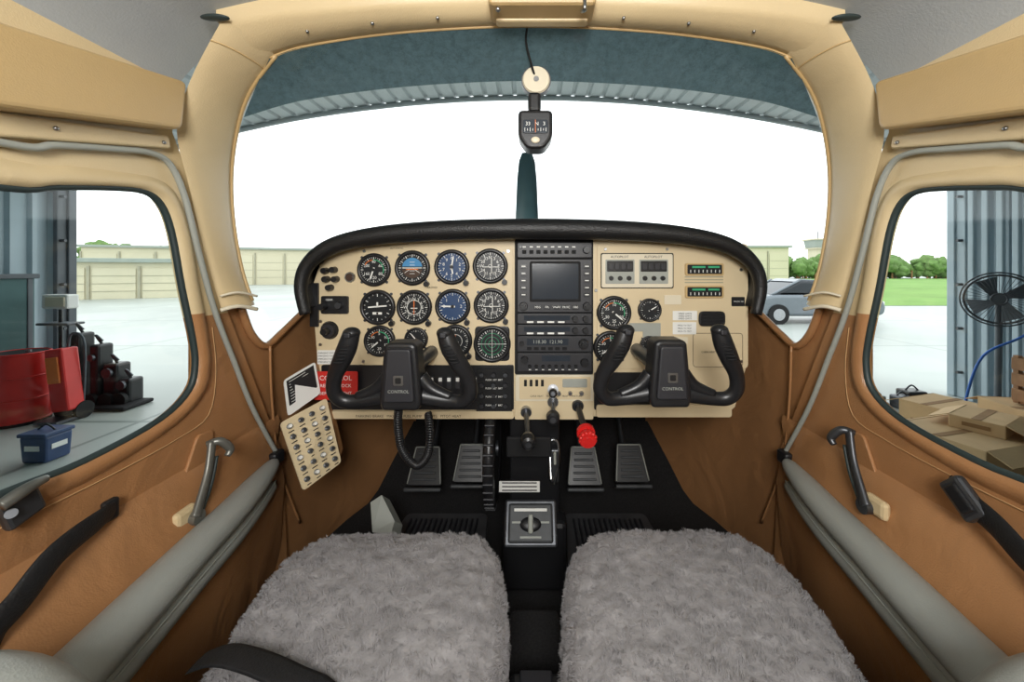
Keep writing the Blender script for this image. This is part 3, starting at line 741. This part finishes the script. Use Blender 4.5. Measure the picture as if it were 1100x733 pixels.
# ---------------- seats ----------------
def blob(cx,cy,cz,hx,hy,hz,n,seg,fn=None,amp=.0045,R=None):
    bm=bmesh.new(); bmesh.ops.create_cube(bm,size=2); bmesh.ops.subdivide_edges(bm,edges=bm.edges[:],cuts=seg,use_grid_fill=True)
    for v in bm.verts:
        p_=v.co; k=(abs(p_.x)**n+abs(p_.y)**n+abs(p_.z)**n)**(1/n); q=p_/k
        nn=Vector((math.copysign(abs(q.x)**(n-1),q.x)/hx,math.copysign(abs(q.y)**(n-1),q.y)/hy,math.copysign(abs(q.z)**(n-1),q.z)/hz)).normalized()
        w_=Vector((q.x*hx,q.y*hy,q.z*hz))
        if fn: w_=fn(w_,q)
        off=Vector((cx*7,cy,0))
        a=noise.noise((w_+off)*45)*amp+noise.noise((w_+off)*95)*amp*.6+noise.noise((w_+off)*7)*amp*1.5
        v.co=w_+nn*a
    M=Matrix.Translation((cx,cy,cz))
    if R is not None: M=M@R
    return bm,M
for s in (-1,1):
    root=bpy.data.objects.new('sheepskin_pilot_seat' if s<0 else 'sheepskin_copilot_seat',None); scn.collection.objects.link(root)
    def fn(w_,q):
        w_=w_.copy(); Y=w_.y+.37; u=(q.x*s+1)/2
        w_.z+= -.014*(q.y>0)*q.y**2
        w_.x+= s*u*.22*(max(Y,.2)-.45)
        return w_
    bm,M=blob(s*(.214 if s<0 else .226),.37,.23,.180,.405,.105,4.4,90,fn)
    mb=MB(); mb.bm(bm,'wool',M); cu=mb.build('cushion',root)
    ps=cu.modifiers.new('fur','PARTICLE_SYSTEM'); st=cu.particle_systems[0].settings
    st.type='HAIR'; st.count=16000; st.hair_length=.0030; st.hair_step=3; st.use_advanced_hair=True
    st.child_type='INTERPOLATED'; st.rendered_child_count=9; st.child_percent=1
    st.clump_factor=.2; st.roughness_1=.002; st.roughness_2=.003; st.roughness_endpoint=.002
    st.root_radius=.8; st.tip_radius=.3; st.radius_scale=.0010; st.brownian_factor=.001; st.factor_random=.001
    st.material=1
    b2=MB(); b2.box((s*.22,.33,.075),(.30,.66,.13),'seat_vinyl',.02)
    for xx in (-.11,.11): b2.box((s*.22+xx,.3,.012),(.025,.8,.02),'metal_dark',.004)
    b2.build('seat_base',root)
    bm,M=blob(s*.22,-.2,.53,.19,.07,.30,3.6,40,None,R=Matrix.Rotation(math.radians(14),4,'X'))
    mb=MB(); mb.bm(bm,'wool',M); mb.build('backrest',root)
    bl=MB(); bl.ell((s*.42,.28,.392),(.105,.07,.118),'armrest_grey',28,18); bl.build('side_bolster',root)
lb=MB()
lb.tube([P(212,712,.455),P(238,704,.45),P(270,710,.442),P(312,728,.425),P(350,752,.41),Vector((-.17,.33,.365))],.0145,'belt_black',seg=8,up=(0,0,1),flat=.12)
lb.build('seat_belt')

# ---------------- door hardware ----------------
for s in (-1,1):
    sx=lambda px:px if s<0 else 2*CX-px
    h=MB(); dy=0 if s<0 else -12
    mm='handle_grey' if s<0 else 'metal_dark'
    h.plate(rpoly([(.665,.43),(.725,.43),(.735,.50),(.70,.505)],.01),.006,'leather_tan' ,MYZ(s*.597),bev=.002)
    h.tube([W(sx(222),478+dy,s*.575),W(sx(236),474+dy,s*.56),W(sx(247),482+dy,s*.55),W(sx(244),490+dy,s*.55)],[.006,.007,.007,.005],mm,seg=10)
    h.tube([W(sx(228),474+dy,s*.568),W(sx(224),505+dy,s*.562),W(sx(216),535+dy,s*.555),W(sx(210),556+dy,s*.55)],[.008,.0075,.008,.009],mm,seg=10,flat=.7,up=(s,0,0))
    h.tube([W(sx(233),490+dy,s*.565),W(sx(227),520+dy,s*.56),W(sx(216),552+dy,s*.555)],[.003,.003,.003],'rubber_dark',seg=8)
    c0=W(sx(207),556+dy,s*.56); h.cyl(c0,c0+Vector((-s*.012,0,0)),.012,mm); h.box(W(sx(198),556+dy,s*.565),(.014,.04,.03),'vinyl_cream',.008)
    h.build('door_handle')
    st=MB()
    if s<0:
        A=[W(124,546,-.585),W(105,560,-.568),W(60,596,-.552),W(20,646,-.545),W(-10,680,-.545)]
        st.tube(A+[Vector((-.555,.38,.395)),Vector((-.575,.34,.40))],[.010,.014,.016,.016,.016,.014,.010],'belt_black',seg=12,flat=.3,up=(1,0,0))
        st.box(W(118,548,-.585),(.01,.02,.03),'black_plastic',.004)
    else:
        A=[W(1020,520,.588),W(1045,543,.578),W(1070,565,.57),W(1100,598,.56),W(1130,630,.55)]
        st.tube(A+[Vector((.56,.36,.41)),Vector((.58,.33,.41))],[.014,.016,.016,.016,.016,.014,.010],'belt_black',seg=12,flat=.25,up=(1,0,0))
        c0=W(1036,536,.574); Rb=Matrix.Rotation(.75,4,'X'); st.box(c0,(.014,.05,.034),'metal_dark',.005,R=Rb); st.box(c0+Vector((-.006,0,0)),(.01,.034,.02),'black_plastic',.003,R=Rb)
    st.build('door_pull_strap')
lt=MB()
lt.box(W(22,545,-.585),(.012,.035,.035),'metal_dark',.004,R=Matrix.Rotation(.3,4,'X')); lt.tube([W(0,544,-.572),W(18,532,-.57),W(34,522,-.572),W(50,514,-.575)],[.007,.007,.006,.004],'handle_grey',seg=10)
lt.cyl(W(12,552,-.585),W(12,552,-.572),.005,'metal_dark'); lt.build('window_latch')
# compass
cp=MB()
c0=P(576,86,.735); cp.cyl(c0+Vector((0,.012,0)),c0,.028,'metal_dark',seg=32); cp.cyl(c0,c0+Vector((0,-.004,0)),.026,'panel_light',r2=.024,seg=32); cp.cyl(c0+Vector((0,-.004,0)),c0+Vector((0,-.006,0)),.005,'metal',seg=12)
cp.box(P(574,112,.73),(.024,.03,.035),'black_plastic',.006)
M0=MXZ(P(575,143,.72)); s_=.72/F
cp.M=M0
cp.plate(rpoly([(-18*s_,20*s_),(18*s_,20*s_),(18*s_,-8*s_),(9*s_,-20*s_),(-9*s_,-20*s_),(-18*s_,-8*s_)],.009),.045,'black_plastic',bev=.006)
cp.plate(rpoly([(-13*s_,9*s_),(13*s_,9*s_),(13*s_,-5*s_),(-13*s_,-5*s_)],.004),.004,'screen',Matrix.Translation((0,0,.023)),bev=.001)
for k in range(9): cp.box(((-11+k*2.75)*s_,(-1.5)*s_,.0255),(.0008,.004 if k%2 else .007,.0005),'white_paint')
cp.text('33   N   3',0,4.5*s_,.0256,.009,'white_paint'); cp.ell((0,-12*s_,.024),(.008,.006,.003),'panel_light'); cp.box((0,2*s_,.026),(.001,.022,.0005),'orange_mark')
cp.M=Matrix.Identity(4)
cp.tube([P(567,26,.668),P(565,45,.69),P(571,70,.72),P(576,86,.74)],.0022,'black_matte',seg=6)
cp.build('magnetic_compass')

# ---------------- aircraft nose ----------------
cw=MB(); rows=[]
for y,wx_,zt,zb in [(1.60,.50,.84,.0),(1.75,.48,.84,.0),(1.95,.40,.80,.05),(2.05,.30,.74,.15)]:
    rows.append([Vector((wx_*math.copysign(abs(math.cos(a))**.6,math.cos(a)),y,(zt+zb)/2+(zt-zb)/2*math.copysign(abs(math.sin(a))**.7,math.sin(a)))) for a in [2*math.pi*k/32 for k in range(33)]])
cw.sheet(rows,'cowl_paint'); cw.poly(rows[-1][:-1],'cowl_paint'); cw.build('engine_cowling')
pp=MB(); hub=Vector((-.02,2.16,.50))
pp.cyl(hub+Vector((0,-.1,0)),hub+Vector((0,.02,0)),.13,'cowl_paint',seg=32); pp.cyl(hub+Vector((0,.02,0)),hub+Vector((0,.2,0)),.13,'cowl_paint',r2=.02,seg=32)
for sg in (1,-1):
    rows=[]
    for t,w_,tw_ in [(0.05,.03,.9),(.2,.06,.7),(.4,.07,.5),(.6,.066,.35),(.8,.056,.28),(.9,.045,.22),(.945,.028,.2)]:
        c0=hub+Vector((0,0,sg*t)); dx=Vector((math.cos(tw_),math.sin(tw_)*.6,0))*w_; th=Vector((0,.012,0))
        rows.append([c0-dx,c0-dx*.4-th,c0+dx*.4-th,c0+dx,c0+dx*.4+th,c0-dx*.4+th,c0-dx])
    pp.sheet(rows,'prop_paint'); pp.poly(rows[-1][:-1],'prop_paint')
pp.build('propeller')

# ---------------- outside ----------------
gr=MB(); gr.box((0,60,GZ-.05),(500,300,.1),'concrete'); gr.build('ground')
HY=5.44
def rz(x): return 3.2-.0277*x*x
HXL,HXR=6.55,6.02
rf=MB(); xs=[]; x=-HXL
while x<HXR: xs+= [(x,0),(x+.10,0),(x+.115,.035),(x+.15,.035),(x+.165,0)]; x+=.2
rf.sheet([[Vector((a,y,rz(a)+b2)) for a,b2 in xs] for y in (HY,2.,-2.,-6.)],'roof_metal',smooth=False)
for y in (HY-.05,3.2,.5): rf.tube([Vector((a,y,rz(a)-.03)) for a in (-6.5,-4,-2,0,2,4,6.0)],.035 if y>5 else .05,'roof_metal',seg=6)
rf.build('hangar_roof')
for s in (-1,1):
    HX=HXL if s<0 else HXR
    hw=MB(); ys=[]; y=-6
    while y<HY: ys+=[(y,0),(y+.08,0),(y+.10,.05),(y+.15,.05),(y+.17,0)]; y+=.22
    hw.sheet([[Vector((s*(HX-b2),a,z)) for a,b2 in ys] for z in (GZ,.8,2.3)],'corrugated',smooth=False)
    hw.box((s*(HX-.06),-.3,1.9),(.05,11.4,.09),'column_steel')
    hw.build('hangar_wall_'+('left' if s<0 else 'right'))
    cm_='column_steel' if s<0 else 'corrugated'
    co=MB(); co.box((s*(HX-.06),HY+.02,(GZ+2.3)/2),(.20,.10,2.3-GZ),cm_,.01); co.box((s*(HX-.1),HY-.08,(GZ+2.3)/2),(.06,.12,2.3-GZ),cm_,.01)
    if s>0:
        for k in range(7): co.box((HX-.16,HY-.25-k*.16,(GZ+2.3)/2),(.05,.07,2.3-GZ),'corrugated',.012)
    for z in (-.6,0,.6,1.2,1.8): co.cyl((s*(HX-.1),HY-.1,z),(s*(HX-.2),HY-.1,z),.02,'metal_dark',seg=8)
    co.build('hangar_door_column')
hr=MB(); hr.box((0,-6.05,1.1),(13.4,.1,4.2),'corrugated'); hr.build('hangar_wall_rear')

tb=MB(); tb.box((-6.38,4.4,.18),(.08,1.2,1.1),'teal_board',.01)
for z in (-.45,.72): tb.box((-6.35,4.4,z),(.1,1.25,.06),'column_steel',.01)
for yy in (3.85,4.95): tb.box((-6.36,yy,-.1),(.06,.06,1.7),'column_steel',.01)
tb.build('tool_board')
tc_=MB()
c0=Vector((-5.88,4.5,GZ)); H_=.80; rd=.23
tc_.cyl(c0+Vector((0,0,.03)),c0+Vector((0,0,H_)),rd,'red_paint',seg=40)
for z in (.04,.29,.54,H_):
    tc_.M=Matrix.Translation(c0+Vector((0,0,z))); tc_.ring((0,0,0),rd+.002,.010,'red_paint',seg=40); tc_.M=Matrix.Identity(4)
tc_.cyl(c0+Vector((0,0,H_-.01)),c0+Vector((0,0,H_+.002)),rd*.94,'black_matte',seg=40); tc_.cyl(c0+Vector((.1,0,H_)),c0+Vector((.1,0,H_+.03)),.025,'metal')
tc_.cyl(c0,c0+Vector((0,0,.04)),rd+.01,'black_matte',seg=30)
tc_.build('red_oil_drum')
rc=MB(); c0=Vector((-5.42,4.55,GZ)); Rt=Matrix.Rotation(-.12,4,'Y')
rc.box(c0+Vector((0,0,.48)),(.20,.18,.72),'red_paint',.02,R=Rt); rc.box(c0+Vector((-.02,-.10,.60)),(.14,.02,.3),'orange_mark',.01,R=Rt)
for a in (-.11,.11): rc.cyl(c0+Vector((a,.08,.1)),c0+Vector((a+.04,.08,.1)),.1,'tyre',seg=20)
rc.box(c0+Vector((0,-.08,.03)),(.26,.22,.03),'metal_dark'); rc.tube([c0+Vector((-.1,.1,.1)),c0+Vector((-.08,.1,.85)),c0+Vector((0,.1,1.0)),c0+Vector((.12,.1,.85)),c0+Vector((.1,.1,.1))],.012,'column_steel',sub=4); rc.build('red_welding_cart')
bb=MB(); c0=Vector((-4.48,3.62,GZ)); bb.box(c0+Vector((0,0,.12)),(.22,.2,.24),'blue_box',.02,taper=(1.1,1.1)); bb.box(c0+Vector((0,0,.255)),(.26,.24,.035),'blue_box',.01); bb.box(c0+Vector((0,-.108,.14)),(.13,.008,.045),'white_paint'); bb.box(c0+Vector((.118,0,.14)),(.008,.12,.045),'white_paint'); bb.tube([c0+Vector((-.08,0,.27)),c0+Vector((0,0,.32)),c0+Vector((.08,0,.27))],.008,'black_plastic'); bb.build('storage_crate')
wl=MB(); c0=Vector((-5.95,4.95,.40)); wl.box(c0,(.32,.14,.18),'white_paint',.02); wl.box(c0+Vector((.02,-.075,0)),(.24,.02,.12),'panel_light',.01); wl.cyl(c0+Vector((0,0,-.1)),c0+Vector((0,0,-1.35)),.02,'black_plastic'); wl.cyl(c0+Vector((0,0,-1.35)),c0+Vector((0,0,-1.31)),.14,'black_plastic'); wl.box(c0+Vector((0,0,-.28)),(.4,.2,.03),'column_steel',.01)
wl.build('work_light_stand')
jk=MB()
for (dx,h_,w_) in [(-.35,.95,.12),(-.05,.8,.12),(.2,.55,.18),(.42,.35,.16)]:
    c0=Vector((-5.5+dx*.7,5.05+dx*.1,GZ)); jk.box(c0+Vector((0,0,h_/2)),(w_,.2,h_),'black_plastic',.03); jk.cyl(c0+Vector((0,-.11,h_*.8)),c0+Vector((0,-.14,h_*.8)),w_*.35,'metal_dark'); jk.cyl(c0+Vector((0,-.11,.1)),c0+Vector((0,-.16,.1)),.09,'tyre')
    jk.tube([c0+Vector((0,0,h_)),c0+Vector((.04,-.1,h_+.12)),c0+Vector((.12,-.1,h_+.05))],.015,'metal_dark')
jk.box(Vector((-5.3,5.0,GZ+.03)),(.6,.4,.05),'black_matte',.02)
jk.build('workshop_equipment')
fn_=MB(); c0=Vector((5.25,4.38,.47)); dirv=(Vector((0,0,.8))-c0).normalized()
rot=dirv.to_track_quat('Z','Y').to_matrix().to_4x4(); fn_.M=Matrix.Translation(c0)@rot
for zz,rr_ in ((-.08,.27),(.0,.30),(.08,.27)): fn_.ring((0,0,zz),rr_,.008,'metal_dark',seg=40,s2=6)
for k in range(40):
    a=2*math.pi*k/40; ca,sa=math.cos(a),math.sin(a)
    for sg in (-1,1): fn_.tube([(ca*.06,sa*.06,sg*.12),(ca*.23,sa*.23,sg*.10),(ca*.30,sa*.30,0)],.0035,'metal_dark',seg=4,sub=3)
for k in range(4):
    a=2*math.pi/4*k+.3; fn_.add([(0.05*math.cos(a),.05*math.sin(a),-.03),(.26*math.cos(a-.25),.26*math.sin(a-.25),-.04),(.26*math.cos(a+.5),.26*math.sin(a+.5),.04),(.06*math.cos(a+.9),.06*math.sin(a+.9),.03)],[[0,1,2,3]],'column_steel')
fn_.cyl((0,0,-.25),(0,0,.05),.07,'column_steel'); fn_.ring((0,0,.12),.06,.008,'metal_dark')
fn_.M=Matrix.Identity(4); fn_.cyl(c0-dirv*.15,(c0.x+.1,c0.y+.1,GZ+.04),.03,'column_steel'); fn_.cyl((c0.x+.1,c0.y+.1,GZ),(c0.x+.1,c0.y+.1,GZ+.05),.28,'column_steel')
fn_.build('pedestal_fan')
cbx=MB()
def cbox(x,y,w_,d_,h_,rz_=0,z0=GZ):
    R0=Matrix.Rotation(rz_,4,'Z'); c=Vector((x,y,z0+h_/2)); cbx.box(c,(w_,d_,h_),'cardboard',.006,R=R0)
    cbx.box(c+Vector((0,0,h_/2+.001)),(w_,.05,.003),'cardboard_dark',R=R0)
    for sg in (-1,1):
        cbx.box(c+R0@Vector((0,sg*(d_/2+.06),h_/2-.03)),(w_*.98,.14,.006),'cardboard',R=R0@Matrix.Rotation(-sg*.45,4,'X'))
        cbx.box(c+R0@Vector((sg*(w_/2+.003),0,0)),(.003,d_*.5,h_*.3),'cardboard_dark',R=R0)
cbox(3.45,3.05,.8,.55,.50,.25); cbox(4.3,3.15,.7,.6,.62,-.15); cbox(3.95,2.35,.6,.45,.55,.1); cbox(4.05,3.85,.55,.4,.45,.3); cbox(3.6,3.1,.42,.3,.10,.5,GZ+.5)
cbx.build('cardboard_boxes')
wc=MB(); c0=Vector((4.28,3.15,GZ+.63))
for sg in (-1,1):
    for k in range(3): wc.box(c0+Vector((0,sg*.16,.07+k*.13)),(.40,.02,.10),'wood',.004); wc.box(c0+Vector((sg*.20,0,.07+k*.13)),(.02,.32,.10),'wood',.004)
    for s2 in (-1,1): wc.box(c0+Vector((sg*.18,s2*.14,.20)),(.04,.04,.40),'wood',.004)
wc.box(c0+Vector((0,0,.01)),(.38,.3,.02),'wood'); wc.box(c0+Vector((0,0,.22)),(.32,.24,.40),'white_paint',.03); wc.build('wooden_crate')
hs_=MB(); hs_.tube([Vector((4.75,4.3,GZ+.03)),Vector((4.7,4.2,-.5)),Vector((4.75,4.1,-.10)),Vector((5.0,4.0,.10)),Vector((5.4,4.0,.3)),Vector((5.7,4.0,.3)),Vector((5.78,4.0,-.4)),Vector((5.78,4.0,GZ+.03))],.012,'hose_blue',seg=8); hs_.build('air_hose')
cl=MB(); 
for i,(dx,dy,sz,m_) in enumerate([(0,0,.16,'metal_dark'),(.22,.1,.2,'black_plastic'),(-.18,.15,.12,'seal_grey'),(.1,-.22,.1,'red_paint'),(-.3,-.05,.1,'cardboard_dark')]):
    c0=Vector((4.7+dx,4.95+dy,GZ+sz/2)); cl.box(c0,(sz*1.2,sz,sz),m_,.02); cl.tube([c0+Vector((-sz*.4,0,sz*.5)),c0+Vector((0,0,sz*.8)),c0+Vector((sz*.4,0,sz*.5))],.01,'metal_dark')
cl.build('toolboxes')

def hangar_row(name,x0,x1,y0,y1,h,n):
    b_=MB(); A=Vector((x0,y0,GZ));B_=Vector((x1,y1,GZ)); dr=(B_-A).normalized(); Ln=(B_-A).length; ang=math.atan2(dr.y,dr.x)
    b_.M=Matrix.Translation(A)@Matrix.Rotation(ang,4,'Z')
    b_.box((Ln/2,5,h/2),(Ln,10,h),'building')
    b_.box((Ln/2,5,h+.12),(Ln+.6,10.6,.25),'building_roof',.02)
    for k in range(n):
        xx=Ln*(k+.5)/n; w_=Ln/n
        b_.box((xx,-.04,h*.42),(w_*.86,.06,h*.84),'building',.01)
        for q_ in range(1,4): b_.box((xx,-.08,h*.84*q_/4),(w_*.86,.02,.04),'building_line')
        b_.box((Ln*k/n,-.06,h*.45),(.12,.1,h*.9),'building_line')
    b_.build(name)
hangar_row('hangar_row_building',-46,-21,40,50,4.1,9)
hangar_row('hangar_row_building',-34,-22,19,25,2.2,6)
hangar_row('hangar_row_building',25,33,50,50,4.6,3)
def trees(x0,x1,y,h,n,seed):
    t=MB(); rnd=random.Random(seed)
    for k in range(n):
        x=x0+(x1-x0)*k/(n-1)+rnd.uniform(-.5,.5); hh=h*rnd.uniform(.6,1.1); yy=y+rnd.uniform(-3,3)
        t.cyl((x,yy,GZ),(x,yy,GZ+hh*.5),.15,'wood',seg=6)
        for q_ in range(3):
            bm=bmesh.new(); bmesh.ops.create_icosphere(bm,subdivisions=3,radius=1)
            for v in bm.verts: v.co*=1+.45*noise.noise(v.co*2.5+Vector((k*3.1,q_*7,seed)))
            r0=hh*rnd.uniform(.22,.34); t.bm(bm,'leaves',Matrix.Translation((x+rnd.uniform(-1,1)*r0,yy+rnd.uniform(-1,1)*r0,GZ+hh*(.36+.17*q_)))@Matrix.Scale(r0,4))
    t.build('tree_line')
trees(-118,-58,72,6.8,42,1); trees(42,115,80,4.6,95,2)
ga=MB(); ga.add([(14,19,GZ+.012),(50,19,GZ+.012),(180,78,GZ+.012),(38,78,GZ+.012),(22,34,GZ+.012)],[[0,1,2,3,4]],'grass'); ga.build('grass_field')
tw=MB(); c0=Vector((84.5,115,GZ)); tw.box(c0+Vector((0,0,4)),(3.6,3.6,8),'building',.1); tw.box(c0+Vector((0,0,9.3)),(4.4,4.4,2.2),'building_roof',.1,taper=(1.15,1.15)); tw.box(c0+Vector((0,0,8)),(5,5,.3),'building'); tw.box(c0+Vector((0,0,10.6)),(5.6,5.6,.4),'building'); tw.cyl(c0+Vector((0,0,11)),c0+Vector((0,0,13)),.12,'metal_dark'); tw.build('control_tower')
ca=MB(); M0=Matrix.Translation((9.3,13.4,GZ))
ca.M=M0@Matrix.Rotation(math.pi,4,'Z')@Matrix(((1,0,0,0),(0,0,-1,0),(0,1,0,0),(0,0,0,1)))
body=[(-2.1,.3),(-2.15,.6),(-2.0,.85),(-1.2,.95),(1.4,.95),(2.05,.85),(2.15,.6),(2.1,.3),(1.75,.25),(-1.75,.25)]
ca.plate(rpoly(body,.18),1.7,'car_paint',bev=.1)
gh=[(-1.15,.9),(-.55,1.38),(.55,1.42),(1.55,.9)]
ca.plate(rpoly(gh,.15),1.44,'car_glass',bev=.1)
rfp=[(-.62,1.34),(-.5,1.40),(.5,1.45),(.72,1.36)]; ca.plate(rpoly(rfp,.03),1.3,'car_paint',bev=.02)
for z in (-.72,.72): 
    for a,b_ in [((-1.15,.92),(-.55,1.4)),((.0,.92),(.0,1.42)),((.6,1.4),(1.5,.92))]:
        ca.tube([(a[0],a[1],z),(b_[0],b_[1],z*.97)],.04,'car_paint',seg=6)
for x in (-1.35,1.35):
    for z in (-.8,.8): ca.cyl((x,.31,z-.1),(x,.31,z+.1),.33,'tyre',seg=24); ca.cyl((x,.31,z-.11),(x,.31,z+.11),.19,'metal',seg=16)
for z in (-.6,.6): ca.box((-2.12,.66,z),(.06,.12,.34),'white_paint',.02); ca.box((2.12,.68,z),(.06,.12,.34),'red_paint',.02)
ca.build('parked_car')

# ---------------- light ----------------
w=bpy.data.worlds.new('World'); scn.world=w; w.use_nodes=True; nt=w.node_tree
bg=nt.nodes['Background']; bg.inputs[1].default_value=2.15
tc=nt.nodes.new('ShaderNodeTexCoord'); sp=nt.nodes.new('ShaderNodeSeparateXYZ'); cr=nt.nodes.new('ShaderNodeValToRGB')
nt.links.new(tc.outputs['Generated'],sp.inputs[0]); nt.links.new(sp.outputs[2],cr.inputs[0]); nt.links.new(cr.outputs[0],bg.inputs[0])
cr.color_ramp.elements[0].color=(.97,.99,1,1); cr.color_ramp.elements[1].color=(.90,.95,1,1)
def area(name,loc,tgt,size,pw,col=(1,1,1)):
    l=bpy.data.lights.new(name,'AREA'); l.energy=pw; l.size=size; l.color=col
    o=bpy.data.objects.new(name,l); scn.collection.objects.link(o); o.location=loc
    o.rotation_euler=(Vector(tgt)-Vector(loc)).to_track_quat('-Z','Y').to_euler(); return o
area('cabin_fill_light',(0,-.45,1.05),(0,.8,.74),.35,15.5,(1,.985,.955))  # soft fill light added behind the camera to brighten the cabin
cam=bpy.data.cameras.new('camera'); co=bpy.data.objects.new('camera',cam); scn.collection.objects.link(co)
co.location=(0,0,CZ); co.rotation_euler=(math.pi/2,0,0); cam.sensor_width=36; cam.sensor_fit='HORIZONTAL'; cam.lens=F/1100*36
cam.shift_x=-(CX-550)/1100; cam.shift_y=-(366.5-CY)/1100; cam.clip_start=.02; cam.clip_end=600
scn.camera=co
